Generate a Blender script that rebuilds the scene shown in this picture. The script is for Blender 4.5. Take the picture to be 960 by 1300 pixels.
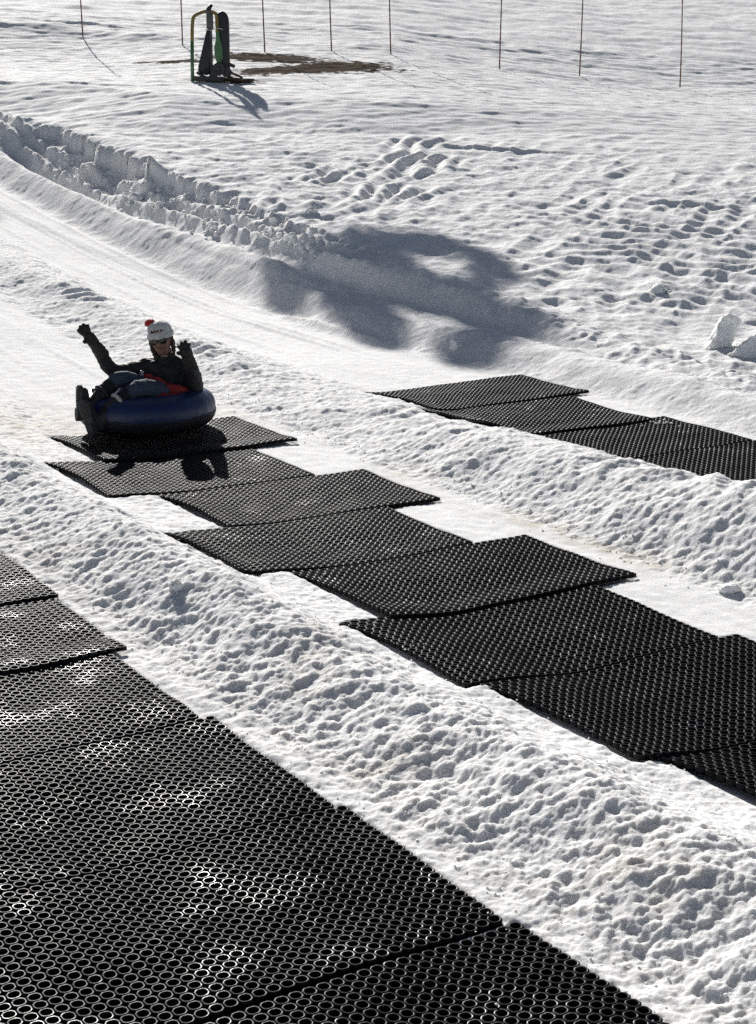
import bpy, bmesh, math, random
import numpy as np
from mathutils import Vector, Matrix, Quaternion
R = math.radians
for o in list(bpy.data.objects): bpy.data.objects.remove(o)
sc = bpy.context.scene
COL = sc.collection

# ------------------------------------------------------------------ camera
cam_d = bpy.data.cameras.new('camera'); cam = bpy.data.objects.new('camera', cam_d); COL.objects.link(cam)
cam_d.sensor_fit = 'HORIZONTAL'; cam_d.sensor_width = 36.0; cam_d.lens = 77.6
cam_d.clip_start = 0.05; cam_d.clip_end = 2000
cam.location = (0, 0, 2.8); cam.rotation_euler = (R(90 - 15.25), 0, 0)
sc.camera = cam

# ------------------------------------------------------------------ light
SUN_AZ, SUN_EL = 16.0, 24.5        # azimuth to the left of straight ahead
w = bpy.data.worlds.new('World'); sc.world = w; w.use_nodes = True
wn = w.node_tree.nodes; wl = w.node_tree.links
bg = wn['Background']; sky = wn.new('ShaderNodeTexSky')
sky.sky_type = 'NISHITA'; sky.sun_disc = False
sky.sun_elevation = R(SUN_EL); sky.sun_rotation = R(-SUN_AZ)
sky.altitude = 2000; sky.air_density = 0.8; sky.dust_density = 0.4; sky.ozone_density = 1.0
hs = wn.new('ShaderNodeHueSaturation'); hs.inputs['Saturation'].default_value = 0.62
wl.new(sky.outputs[0], hs.inputs['Color']); wl.new(hs.outputs[0], bg.inputs[0]); bg.inputs[1].default_value = 0.05
sd = bpy.data.lights.new('sun', 'SUN'); sun = bpy.data.objects.new('sun', sd); COL.objects.link(sun)
sd.energy = 5.0; sd.angle = R(0.53); sd.color = (1.0, 0.965, 0.915)
SUNV = Vector((-math.sin(R(SUN_AZ)) * math.cos(R(SUN_EL)), math.cos(R(SUN_AZ)) * math.cos(R(SUN_EL)), math.sin(R(SUN_EL))))
sun.rotation_euler = SUNV.to_track_quat('Z', 'Y').to_euler()
sun.location = (-10, 40, 30)
vs = sc.view_settings
vs.view_transform = 'Standard'; vs.look = 'None'; vs.exposure = 0.46; vs.gamma = 1.0; vs.use_curve_mapping = False
sc.render.engine = 'CYCLES'
cy = sc.cycles
cy.max_bounces = 8; cy.diffuse_bounces = 5; cy.glossy_bounces = 3; cy.caustics_reflective = False; cy.caustics_refractive = False
cy.use_denoising = False; cy.denoiser = 'OPENIMAGEDENOISE'; cy.denoising_input_passes = 'RGB_ALBEDO_NORMAL'; cy.use_adaptive_sampling = True; cy.adaptive_threshold = 0.02
cy.sample_clamp_indirect = 1.5

# ------------------------------------------------------------------ helpers
def node_mat(name):
    m = bpy.data.materials.new(name); m.use_nodes = True
    return m, m.node_tree.nodes, m.node_tree.links, m.node_tree.nodes['Principled BSDF']

def simple_mat(name, col, rough=0.6, var=0.15, scale=30, metal=0.0, bump=0.0, spec=0.5, sheen=0.0):
    """base colour broken up by object-space noise, with a little bump"""
    m, n, l, b = node_mat(name)
    tc = n.new('ShaderNodeTexCoord'); no = n.new('ShaderNodeTexNoise'); no.inputs['Scale'].default_value = scale
    no.inputs['Detail'].default_value = 5
    l.new(tc.outputs['Object'], no.inputs['Vector'])
    mr = n.new('ShaderNodeMapRange'); mr.inputs[1].default_value = 0.3; mr.inputs[2].default_value = 0.7
    mr.inputs[3].default_value = 1 - var; mr.inputs[4].default_value = 1 + var
    l.new(no.outputs['Fac'], mr.inputs[0])
    mx = n.new('ShaderNodeMix'); mx.data_type = 'RGBA'; mx.blend_type = 'MULTIPLY'; mx.inputs[0].default_value = 1
    mx.inputs[6].default_value = (*col, 1); l.new(mr.outputs[0], mx.inputs[7])
    l.new(mx.outputs[2], b.inputs['Base Color'])
    b.inputs['Roughness'].default_value = rough; b.inputs['Metallic'].default_value = metal
    b.inputs['Specular IOR Level'].default_value = spec
    if sheen: b.inputs['Sheen Weight'].default_value = sheen
    if bump:
        bp = n.new('ShaderNodeBump'); bp.inputs['Strength'].default_value = bump; bp.inputs['Distance'].default_value = 0.01
        l.new(no.outputs['Fac'], bp.inputs['Height']); l.new(bp.outputs[0], b.inputs['Normal'])
    return m

def link(name, me, mat=None, parent=None, smooth=True):
    o = bpy.data.objects.new(name, me); COL.objects.link(o)
    if mat is not None: me.materials.append(mat)
    if smooth and len(me.polygons): me.polygons.foreach_set('use_smooth', [True] * len(me.polygons))
    if parent is not None: o.parent = parent
    return o

def np_mesh(name, V, F4=None, F3=None):
    me = bpy.data.meshes.new(name)
    n4 = 0 if F4 is None else len(F4); n3 = 0 if F3 is None else len(F3)
    me.vertices.add(len(V)); me.vertices.foreach_set('co', np.asarray(V, np.float32).ravel())
    me.loops.add(n4 * 4 + n3 * 3); me.polygons.add(n4 + n3)
    idx = []; st = []
    if n4: idx.append(np.asarray(F4).ravel()); st.append(np.arange(n4) * 4)
    if n3: idx.append(np.asarray(F3).ravel()); st.append(n4 * 4 + np.arange(n3) * 3)
    me.loops.foreach_set('vertex_index', np.concatenate(idx).astype(np.int32))
    me.polygons.foreach_set('loop_start', np.concatenate(st).astype(np.int32))
    me.update(calc_edges=True); me.validate()
    return me

def tag(o, label, cat, group=None):
    o['label'] = label; o['category'] = cat
    if group: o['group'] = group
    return o

def empty(name, loc, rz=0.0):
    o = bpy.data.objects.new(name, None); COL.objects.link(o); o.location = loc; o.rotation_euler = (0, 0, rz)
    o.empty_display_size = 0.1
    return o

# ------------------------------------------------------------------ noise
def _h(ix, iy, seed):
    h = (ix.astype(np.uint32) * np.uint32(374761393) + iy.astype(np.uint32) * np.uint32(668265263)
         + np.uint32((seed * 2246822519) & 0xffffffff))
    h = (h ^ (h >> np.uint32(13))) * np.uint32(1274126177)
    h = (h ^ (h >> np.uint32(16))) * np.uint32(2654435761)
    return h ^ (h >> np.uint32(15))

def _r(ix, iy, seed):
    return _h(ix, iy, seed).astype(np.float32) * np.float32(1 / 4294967296.0)

def gnoise(x, y, seed=0):
    x0 = np.floor(x); y0 = np.floor(y); fx = (x - x0).astype(np.float32); fy = (y - y0).astype(np.float32)
    ix = x0.astype(np.int64); iy = y0.astype(np.int64)
    u = fx * fx * fx * (fx * (fx * 6 - 15) + 10); v = fy * fy * fy * (fy * (fy * 6 - 15) + 10)
    def g(dx, dy):
        a = _r(ix + dx, iy + dy, seed) * np.float32(2 * math.pi)
        return np.cos(a) * (fx - dx) + np.sin(a) * (fy - dy)
    a = g(0, 0); b = g(1, 0); c = g(0, 1); d = g(1, 1)
    return 1.5 * ((a + (b - a) * u) * (1 - v) + (c + (d - c) * u) * v)

def fbm(x, y, octs=4, seed=0, gain=0.5):
    s = 0; a = 1.0; f = 1.0
    for k in range(octs):
        s = s + a * gnoise(x * f + 17.3 * k, y * f - 9.1 * k, seed + k); a *= gain; f *= 2.03
    return s

def clods(x, y, seed=0, dens=1.0, rmin=.25, rmax=.75, soft=False):
    """rounded lumps: one per cell, random place, radius and height"""
    x0 = np.floor(x).astype(np.int64); y0 = np.floor(y).astype(np.int64)
    best = np.zeros(x.shape, np.float32)
    for dx in (-1, 0, 1):
        for dy in (-1, 0, 1):
            ix = x0 + dx; iy = y0 + dy
            px = ix + _r(ix, iy, seed); py = iy + _r(ix, iy, seed + 1)
            k = _r(ix, iy, seed + 2)
            rr = rmin + (rmax - rmin) * k * k
            d2 = ((x - px) ** 2 + (y - py) ** 2) / (rr * rr)
            on = _r(ix, iy, seed + 3) < dens
            hgt = np.where(on, rr * (np.maximum(0, 1 - d2) ** 1.6 if soft else np.sqrt(np.maximum(0, 1 - d2))), 0).astype(np.float32)
            best = np.maximum(best, hgt)
    return best

def sst(a, b, x):
    t = np.clip((x - a) / (b - a), 0, 1); return t * t * (3 - 2 * t)

# ------------------------------------------------------------------ terrain
PH = R(32); CU, SU = math.sin(PH), -math.cos(PH); CV, SV = math.cos(PH), math.sin(PH)
def to_uv(x, y): return x * CU + y * SU, x * CV + y * SV
def to_xy(u, v): return u * CU + v * CV, u * SU + v * SV
LIPS = [(1.9, 27.2, 1.15, .075, .9), (4.5, 22.9, .7, .06, .8), (-5.9, 33.0, .7, .05, .8), (-4.4, 31.4, .5, .035, .6),
        (-7.6, 44.0, 1.3, .06, 1.0), (6.5, 35.5, 1.2, .03, .8)]
HUMPS = []   # footprints etc.

def softplus(t, k): return np.logaddexp(0, t / k) * k

def terrain(x, y, detail=True, want_masks=False):
    x = np.asarray(x, np.float64); y = np.asarray(y, np.float64)
    u, v = to_uv(x, y)
    v = v - 0.1 * np.clip((u + 6) / 2.7, 0, 2.0)
    lf = gnoise(u * .45, v * .45, 5)
    # upstream ramp of the lanes
    s = softplus(-u - 15 - 1.1 * (np.clip(v, 3, 9.3) - 6.3), .8)
    B = .085 * s + .003 * s * s
    # hill plane
    P = .04 + softplus(.115 * (y - 15.3), .08) - softplus(.068 * (y - 31), .08) + softplus(.10 * (y - 40.6), .05)
    cross = np.interp(x, [-14, -10, -7.5, .4, 3.2, 7.4, 14], [1.3, 1.2, 1.07, .75, .4, 0, -.2])
    P = P + cross * np.interp(y + .3 * lf - .8 * np.clip(-x - 3.8, 0, 3.5), [21, 24, 27, 28.8, 31, 34.5, 38, 40.5, 43], [0, .02, .09, .15, .56, .62, .85, 1, 1])
    P = P + .10 * gnoise(x * .12, y * .09, 3) * sst(18, 30, y)
    # windrow bank cut by the groomer
    lump = .5 * gnoise(u * 1.3, v * .3, 11) + .3 * gnoise(u * 3.1, v * 1.0, 12)
    rk = sst(-15.5, -18.5, u)
    Db = np.interp(u, [-40, -30, -28.6, -28.1, -26.5, -24.85, -23.4, -22, -20.7, -19.6, -18.3, -16.5], [0, 0, .05, .30, .46, .52, .43, .33, .22, .16, .08, 0])
    Hb = Db
    vb = 10.70 + .17 * lump + .05 * np.round(gnoise(u * 2.2, v * 0 + 3, 13) * 2.5)
    brk = .75 + .5 * gnoise(u * 1.7, v * 0 + 7, 14)
    stp = sst(vb, vb + .07, v) * brk + (1 - brk) * sst(vb - .12, vb + .30, v)
    foot = .30 * Db * sst(vb - .45, vb - .05, v) * (1 + .8 * gnoise(u * 2.5, v * 2.5, 15))
    m = sst(9.75 - .15 * rk, 10.5 - .5 * rk, v)
    base = B * (1 - m) + (P - Db * (1 - stp) + foot * (1 - stp) - .10 * rk * (1 - sst(9.95, 10.6, v))) * m
    # berms
    w12 = lf * .05
    b12 = ((.11 + w12) * sst(3.03, 3.62, v) * (1 - sst(3.66, 4.05, v)) + .065 * sst(3.2, 3.8, v) * (1 - sst(4.0, 4.75, v)))
    h23 = np.interp(u, [-30, -21, -17.5, -15.9, -14.5, -13.3, -12.2, -10.9, -9.3, -8, -6.8, -5], [.1, .10, .17, .15, .13, .09, .07, .09, .19, .28, .35, .36])
    toe = 6.15 + .2 * sst(-14, -18, u)
    b23 = h23 * sst(toe, 6.95, v) * (1 - sst(7.05, 7.75, v)) * (1 + .25 * lf)
    sh = -.3 * np.exp(-((u + 15.3) / 1.6) ** 2)
    h34 = np.interp(u, [-40, -27, -24, -21.4, -19, -17, -15, -12, -9.6, -8], [.3, .3, .28, .30, .28, .24, .18, .15, .14, .14])
    b34 = h34 * sst(9.15 + sh, 9.72 + sh * .5, v) * (1 - (.75 + .25 * rk) * sst(9.8 - .15 * rk, 10.15 - .15 * rk, v)) * (1 - sst(10.3, 11.2, v)) * (1 + .2 * lf)
    # glossy rut and second little ridge behind the far berm
    rut = rk * (-.06 * np.exp(-((v - 9.98) / .10) ** 2) + .085 * np.exp(-((v - 10.20) / .075) ** 2) * (1 + .7 * gnoise(u * 4, v * 4, 21))
                - .04 * np.exp(-((v - 10.36) / .07) ** 2) + .05 * np.exp(-((v - 10.48) / .06) ** 2) * (1 + .8 * gnoise(u * 3, v * 5, 22)))
    up = sst(-13, -15, u)                                        # ridges pressed up between the tracks of the upper lanes
    for vc, hh_, ww in ((7.9, .016, .05), (8.45, .020, .04), (8.62, .014, .05), (9.02, .030, .06), (5.25, .014, .05), (5.75, .020, .045), (4.9, .010, .06)):
        rut = rut + up * hh_ * np.exp(-((v - vc - .05 * gnoise(u * .25, vc, 24)) / ww) ** 2) * np.clip(.75 + .8 * gnoise(u * .6, v * 0 + vc, 23), 0, 2)
    z = base + b12 + b23 + b34 + rut
    # curved cross fall of the lane edges is in the berms; gentle rolls along the lanes
    z = z + .012 * gnoise(u * .7, v * .9, 31)
    # lips: short steps facing the valley, added to shade thin dark streaks
    for (lx, ly, hl, hh, dec) in LIPS:
        d = y - ly - .20 * gnoise(x * .8, y * 0 + lx, 41) - .05 * gnoise(x * 4, y * 0 + lx, 42) + .30 * (x - lx)
        f = np.exp(-((x - lx) / hl) ** 2) * (1 + .2 * gnoise(x * 2.3, y * 2.3, 43))
        z = z + hh * f * sst(0, .10, d) * np.exp(-np.maximum(d, 0) / dec)
    if not detail: return z
    # ---- masks
    mb12 = sst(3.0, 3.25, v) * (1 - sst(3.72, 4.0, v + .12 * gnoise(u * 1.6, v * 1.6, 72)))
    mb23 = sst(6.05, 6.25, v) * (1 - sst(7.35, 7.8, v))
    mb34 = sst(9.0 + sh, 9.2 + sh, v) * (1 - sst(9.75, 9.9, v))
    shelf = sst(9.75, 9.9, v) * (1 - sst(10.7, 10.8, v))
    hill = sst(9.9, 10.6, v) * (1 - rk * (1 - sst(10.6, 10.8, v)))
    rough = hill * (1 - sst(25, 31, y + .10 * x + 1.6 * gnoise(x * .25, y * .25, 44))) 
    far = hill * sst(24, 31, y)
    lane = np.clip(1 - mb12 - mb23 - mb34 - shelf - hill, 0, 1)
    smooth12 = sst(3.7, 4.0, v) * (1 - sst(4.6, 4.8, v))
    patch = .5 + .8 * gnoise(u * .9, v * .9, 71)
    patch = np.clip(patch, .12, 1.2)
    near = 1 - sst(9, 13, y)
    # ---- berm clods
    wx = x + .05 * gnoise(x * 5, y * 5, 81); wy = y + .05 * gnoise(x * 5, y * 5, 82)
    c1 = clods(wx / .28, wy / .28, 100, .45, .25, .8, True) * .28
    c2 = clods(wx / .11, wy / .11, 110, .75, .25, .85, True) * .11
    c3 = clods(wx / .05, wy / .05, 120, .85) * .05
    f1 = fbm(x / .5, y / .5, 6, 140, .54)
    rg = 1 - np.abs(fbm(x / .35, y / .35, 4, 150, .5))
    crest12 = np.exp(-((v - 3.6) / .35) ** 2)
    d = np.zeros_like(z)
    f2 = fbm(x / .07, y / .07, 3, 145, .6)
    d += mb12 * .85 * (.032 * f1 + patch * (.11 * c1 + .10 * c2 * (.3 + patch)) + .17 * c3 + .012 * f2)
    # trampled dents along the near berm
    d -= mb12 * .065 * clods(x / .8 + 3.3, y / .8 + .4, 160, .5, .2, .45, True)
    tread = np.sin(2 * math.pi * (u / .33 + 1.2 * gnoise(u * 1.2, v * 1.5, 91) + .8 * v))
    d += mb23 * .85 * (.022 * f1 + .16 * c1 * np.clip(patch - .3, 0, 1) + .18 * c2 * patch + .20 * c3 + .009 * f2
                 + np.exp(-((v - 6.98) / .2) ** 2) * (.030 * tread * np.clip(.2 + gnoise(u * .5, v * .2, 93) * 1.6, 0, 1)))
    d += mb34 * (.014 * f1 + .12 * c2 * patch + .16 * c3 + .010 * np.exp(-((v - 9.66) / .12) ** 2) * np.sin(2 * math.pi * u / .31 + 7 * gnoise(u * 1.1, v * 2, 94)) * np.clip(gnoise(u * .6, v, 95) * 2, 0, 1))
    d += shelf * rk * (.03 * f1 + .25 * c1 * patch + .25 * c2 * sst(10.0, 10.2, v)) + shelf * (1 - rk) * (.02 * f1 + .2 * c2)
    # bank lumps
    mbk = np.clip(Db / .4, 0, 1) * np.exp(-((v - 10.62) / .28) ** 2)
    d += mbk * (.04 * f1 + .32 * c1 + .20 * c2)
    strip = sst(2.9, 2.98, v) * (1 - sst(3.05, 3.3, v)) + smooth12 * (1 - sst(-5.2, -4, -u) * 0)
    d += np.clip(strip, 0, 1) * (.006 * f2 + .05 * c3 + .008 * f1)
    # ---- rough hill: wind and track ripples stretched across the slope
    tt = sst(-1.5, 2.5, x - .25 * (y - 20))                      # isotropic on the left, combed toward the right
    a = x * .38 + y * .92; b = -x * .92 + y * .38
    wob = gnoise(x * .8, y * .8, 171)
    rip = np.abs(gnoise(a / 1.25 + wob, b / .42, 172)) - .3
    ripx = np.abs(gnoise(x / .55 + wob, y / .5, 174)) - .3
    rip = .5 - (rip * tt + ripx * (1 - tt)) - .3
    rip2 = fbm(x / .42, y / .42, 4, 173, .55)
    c4 = clods(a / .5, b / .4, 180, .5, .2, .6) * .45
    d += rough * .68 * (.085 * (rip - .2) + .034 * rip2 + .12 * c4 * np.clip(.4 + gnoise(x * .5, y * .5, 181), 0, 1) + .15 * c2 * np.clip(patch, .2, 1))
    d -= rough * .12 * clods(x / 1.1 + .7, y / 1.1, 190, .35, .14, .30, True)
    # groomer track marks
    tm = np.exp(-((x - .1 - .28 * (y - 25)) / 1.15) ** 2) * sst(21.5, 23.5, y) * (1 - sst(27.5, 29, y))
    d += tm * .055 * np.clip(.45 + 1.3 * gnoise(x * .9, y * .9, 195), 0, 1) * np.sin(2 * math.pi * ((x * .80 - y * .25) / .30 + .5 * gnoise(x, y, 192)))
    tm2 = np.exp(-((x - 3.6) / 1.8) ** 2) * sst(17, 18, y) * (1 - sst(22, 24, y))
    d += tm2 * .022 * np.sin(2 * math.pi * ((x * .35 + y * .75) / .34 + .9 * gnoise(x * .8, y * .8, 193)))
    # ---- far slope: wind-pressed, streaked
    st = fbm(x / 1.5, y / .5, 4, 200, .6)
    sp = clods(x / .55, y / .45, 210, .35, .15, .4) * .5
    d += far * (.020 * st - .05 * sp * np.clip(.3 + gnoise(x * .3, y * .3, 211) * 1.3, 0, 1) + .016 * gnoise(x / .35, y / .2, 212))
    hb = sst(41.5, 46, y + .22 * x)
    d += hb * (.05 * gnoise(x / 2.5, y / .9, 220) + .028 * gnoise(x / .9, y / .35, 221))
    # little banks at the pole line
    d += .10 * np.exp(-((y - 41.6 + .18 * x + .5 * gnoise(x * .6, 0 * y, 230)) / .6) ** 2) * (.6 + gnoise(x * .7, y * .7, 231)) * far
    # ---- packed lanes
    str_ = gnoise(u / 1.8, v / .12, 240) * .004 + gnoise(u / .5, v / .22, 241) * .004 + .003 * gnoise(u / .12, v / .10, 242)
    d += lane * str_ + smooth12 * .012 * gnoise(u / .5, v / .2, 245)
    d -= lane * .03 * clods(u / .7, v / .4, 250, .12, .1, .25)
    d += .006 * gnoise(x / .06, y / .06, 260) * near * (1 - lane * .8)
    z = z + d
    if want_masks:
        ice = lane * .9 + shelf * rk * np.exp(-((v - 10.02) / .09) ** 2) + .25 * far
        dn = fbm(x / .35, y / .22, 4, 300, .6)
        straw = 1.25 * np.exp(-(((x + 2.6) / 1.25) ** 2 + ((y - 38.9 + .15 * (x + 2.6)) / .75) ** 2))
        straw += 1.2 * np.exp(-(((x + 1.6) / 1.6) ** 2 + ((y - 36.9 - .75 * (x + 1.8)) / .75) ** 2))
        straw += .75 * np.exp(-(((x + 4.7) / .8) ** 2 + ((y - 38.2) / .40) ** 2)) + .62 * np.exp(-(((x + .3) / 1.1) ** 2 + ((y - 37.2) / .9) ** 2))
        straw += .8 * np.exp(-(((x + 3.2) / .9) ** 2 + ((y - 34.4) / .35) ** 2))
        dn2 = fbm(x / .16, y / .11, 3, 305, .65)
        dirt = .97 * sst(.36, .52, straw * 1.2 + (.36 * dn + .26 * dn2) * np.clip(straw * 4, 0, 1))
        dirt = np.maximum(dirt, .6 * far * sst(.45, .7, gnoise(x * .8, y * 2.2, 301)) * sst(.2, .6, gnoise(x * 6, y * 12, 302)) * sst(36, 40, y) * (1 - sst(43, 45, y)))
        st1 = np.exp(-((v - 6.15) / .14) ** 2) * np.clip(.3 + 1.2 * gnoise(u * .9, v * 2, 311), 0, 1) * (1 - sst(-5, -3, u)) * sst(-11, -8, u)
        st2 = mb12 * .30 * np.clip(gnoise(x * 1.7, y * 1.7, 312) * 1.6 - .25, 0, 1) + .15 * np.exp(-((v - 3.1) / .12) ** 2)
        st3 = lane * .45 * np.exp(-((u + 12.2) / .8) ** 2) * (v < 6.2)
        stain = np.clip(st1 + st2 + st3, 0, 1) * np.clip(.55 + .9 * fbm(x * 9, y * 9, 3, 313), 0, 1)
        return z, np.clip(ice, 0, 1), dirt, stain
    return z

def gz(x, y): return float(terrain(np.array([x]), np.array([y]), True)[0])
def gzs(x, y): return float(terrain(np.array([x]), np.array([y]), False)[0])

# ------------------------------------------------------------------ mats layout: (u0, u1, v_left, v_right, turn deg, lod, layer)
MATS = []
def lane_mats(rows, lod_near, lod_far, u_lod, last):
    # rows: (u of the upstream edge, v left, v right, turn, lift of the lower end, gap below)
    for k, (u0, vl, vr, rot, lift, gap) in enumerate(rows):
        u1 = (rows[k + 1][0] if k + 1 < len(rows) else last) - gap + (.03 if lift > .01 else 0)
        MATS.append((u0, u1, vl, vr, rot, lod_near if u0 > u_lod else lod_far, lift))
lane_mats([(-9.18, 1.17, 3.02, 0, .014, 0), (-8.16, 1.14, 2.99, 0, .016, 0), (-7.16, 1.05, 2.90, 0, .004, .006),
           (-6.12, 1.11, 2.96, 0, .003, .003), (-5.05, 1.15, 3.00, 0, .003, .022), (-3.97, 1.19, 3.04, 0, .003, .004)], 2, 2, -99, -2.92)
lane_mats([(-11.84, 4.38, 6.00, 0, .022, 0), (-10.80, 3.98, 5.58, .4, .005, .004), (-9.76, 4.36, 5.97, -.4, .006, .004), (-8.75, 3.92, 5.54, .4, .004, .003),
           (-7.76, 4.26, 5.93, 0, .014, 0), (-6.74, 4.02, 5.61, 0, .004, .004), (-5.70, 4.15, 5.73, .3, .004, .004), (-4.66, 4.32, 5.84, 0, .004, .004)], 2, 1, -7.9, -3.6)
lane_mats([(-12.15, 7.50, 9.18, 0, .008, .003), (-11.12, 7.25, 8.90, -4, .016, 0), (-9.98, 7.45, 9.03, 0, .004, .003), (-8.94, 7.45, 9.05, 0, .004, .003)], 1, 1, 99, -7.9)

def mat_mask(x, y):
    """how much a point lies under a mat (the snow is pressed down there)"""
    m = np.zeros(x.shape)
    for (u0, u1, vl, vr, rot, lod, lift) in MATS:
        uc, vc = (u0 + u1) / 2, (vl + vr) / 2
        u, v = to_uv(x, y); du, dv = u - uc, v - vc
        c, s_ = math.cos(R(rot)), math.sin(R(rot))
        a = du * c + dv * s_; b = -du * s_ + dv * c
        m = np.maximum(m, sst(-.03, .03, (u1 - u0) / 2 - np.abs(a)) * sst(-.03, .03, (vr - vl) / 2 - np.abs(b)))
    return m

# ------------------------------------------------------------------ snow
def build_snow():
    ys = [1.2]
    while ys[-1] < 125:
        t = ys[-1]
        ys.append(t * (1 + (.02 if t < 3.2 else .00125 if t < 12 else .0015 if t < 46 else .004)))
    ys = np.array(ys)
    fine = np.arange(-.262, .2621, .00088)
    left = -.262 - np.cumsum(.002 * 1.09 ** np.arange(58)); left = left[left > -1.6]
    ts = np.concatenate([left[::-1], fine, -left])
    X = ys[:, None] * ts[None, :]; Y = np.repeat(ys[:, None], len(ts), 1)
    sh = X.shape
    x = X.ravel(); y = Y.ravel()
    z, ice, dirt, stain = terrain(x, y, True, True)
    mm = mat_mask(x, y)
    zs = terrain(x, y, False)
    z = z * (1 - mm) + np.minimum(zs - .03, z) * mm
    nr, nc = sh
    i = np.arange(nr * nc).reshape(nr, nc)
    F = np.stack([i[:-1, :-1], i[:-1, 1:], i[1:, 1:], i[1:, :-1]], -1).reshape(-1, 4)
    me = np_mesh('snow_ground', np.stack([x, y, z], 1), F)
    for nm, arr in (('ice', ice), ('dirt', dirt), ('stain', stain)):
        a = me.attributes.new(nm, 'FLOAT', 'POINT'); a.data.foreach_set('value', arr.astype(np.float32))
    m, n, l, b = node_mat('snow')
    tc = n.new('ShaderNodeTexCoord')
    def noise(scale, det=3, rough=.6):
        q = n.new('ShaderNodeTexNoise'); q.inputs['Scale'].default_value = scale; q.inputs['Detail'].default_value = det
        q.inputs['Roughness'].default_value = rough; l.new(tc.outputs['Object'], q.inputs['Vector']); return q
    def attr(nm):
        q = n.new('ShaderNodeAttribute'); q.attribute_name = nm; return q.outputs['Fac']
    def mix(fac, a, bb):
        q = n.new('ShaderNodeMix'); q.data_type = 'RGBA'
        if isinstance(fac, float): q.inputs[0].default_value = fac
        else: l.new(fac, q.inputs[0])
        for k, c in ((6, a), (7, bb)):
            if isinstance(c, tuple): q.inputs[k].default_value = (*c, 1)
            else: l.new(c, q.inputs[k])
        return q.outputs[2]
    n1 = noise(2.2, 4)
    snowc = mix(n1.outputs['Fac'], (.84, .84, .84), (.90, .895, .88))
    c1 = mix(attr('stain'), snowc, (.50, .40, .27))
    n2 = noise(14, 6, .75)
    dirtc = mix(n2.outputs['Fac'], (.010, .007, .0045), (.080, .050, .027))
    c2 = mix(attr('dirt'), c1, dirtc)
    l.new(c2, b.inputs['Base Color'])
    b.inputs['Subsurface Weight'].default_value = .6; b.inputs['Subsurface Scale'].default_value = .032
    b.inputs['Subsurface Radius'].default_value = (1.0, .92, .85)
    rr = n.new('ShaderNodeMapRange'); l.new(attr('ice'), rr.inputs[0]); rr.inputs[3].default_value = .85; rr.inputs[4].default_value = .8
    l.new(rr.outputs[0], b.inputs['Roughness'])
    sp = n.new('ShaderNodeMapRange'); l.new(attr('ice'), sp.inputs[0]); sp.inputs[3].default_value = .06; sp.inputs[4].default_value = .02
    inv = n.new('ShaderNodeMath'); inv.operation = 'SUBTRACT'; inv.inputs[0].default_value = 1; l.new(attr('dirt'), inv.inputs[1])
    spm = n.new('ShaderNodeMath'); spm.operation = 'MULTIPLY'; l.new(sp.outputs[0], spm.inputs[0]); l.new(inv.outputs[0], spm.inputs[1])
    l.new(spm.outputs[0], b.inputs['Specular IOR Level'])
    b1 = noise(48, 5, .7); b2 = noise(160, 3, .65)
    def dot(vec):
        q = n.new('ShaderNodeVectorMath'); q.operation = 'DOT_PRODUCT'; q.inputs[1].default_value = vec; l.new(tc.outputs['Object'], q.inputs[0]); return q.outputs['Value']
    cb = n.new('ShaderNodeCombineXYZ'); l.new(dot((CU * .55, SU * .55, 0)), cb.inputs[0]); l.new(dot((CV * 11, SV * 11, 0)), cb.inputs[1])
    gr = n.new('ShaderNodeTexNoise'); gr.inputs['Scale'].default_value = 1.0; gr.inputs['Detail'].default_value = 6; gr.inputs['Roughness'].default_value = .62; l.new(cb.outputs[0], gr.inputs['Vector'])
    bp0 = n.new('ShaderNodeBump'); bp0.inputs['Distance'].default_value = .012
    g_ = n.new('ShaderNodeMath'); g_.operation = 'MULTIPLY'; g_.inputs[1].default_value = .85; l.new(attr('ice'), g_.inputs[0]); l.new(g_.outputs[0], bp0.inputs['Strength']); l.new(gr.outputs['Fac'], bp0.inputs['Height'])
    bp = n.new('ShaderNodeBump'); bp.inputs['Distance'].default_value = .014
    st_ = n.new('ShaderNodeMapRange'); l.new(attr('ice'), st_.inputs[0]); st_.inputs[3].default_value = .75; st_.inputs[4].default_value = .30
    l.new(st_.outputs[0], bp.inputs['Strength']); l.new(b1.outputs['Fac'], bp.inputs['Height']); l.new(bp0.outputs[0], bp.inputs['Normal'])
    bp2 = n.new('ShaderNodeBump'); bp2.inputs['Distance'].default_value = .006; bp2.inputs['Strength'].default_value = .5
    l.new(b2.outputs['Fac'], bp2.inputs['Height']); l.new(bp.outputs[0], bp2.inputs['Normal']); l.new(bp2.outputs[0], b.inputs['Normal'])
    o = link('snow_ground', me, m); o['kind'] = 'structure'
    return m
SNOW = build_snow()

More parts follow.
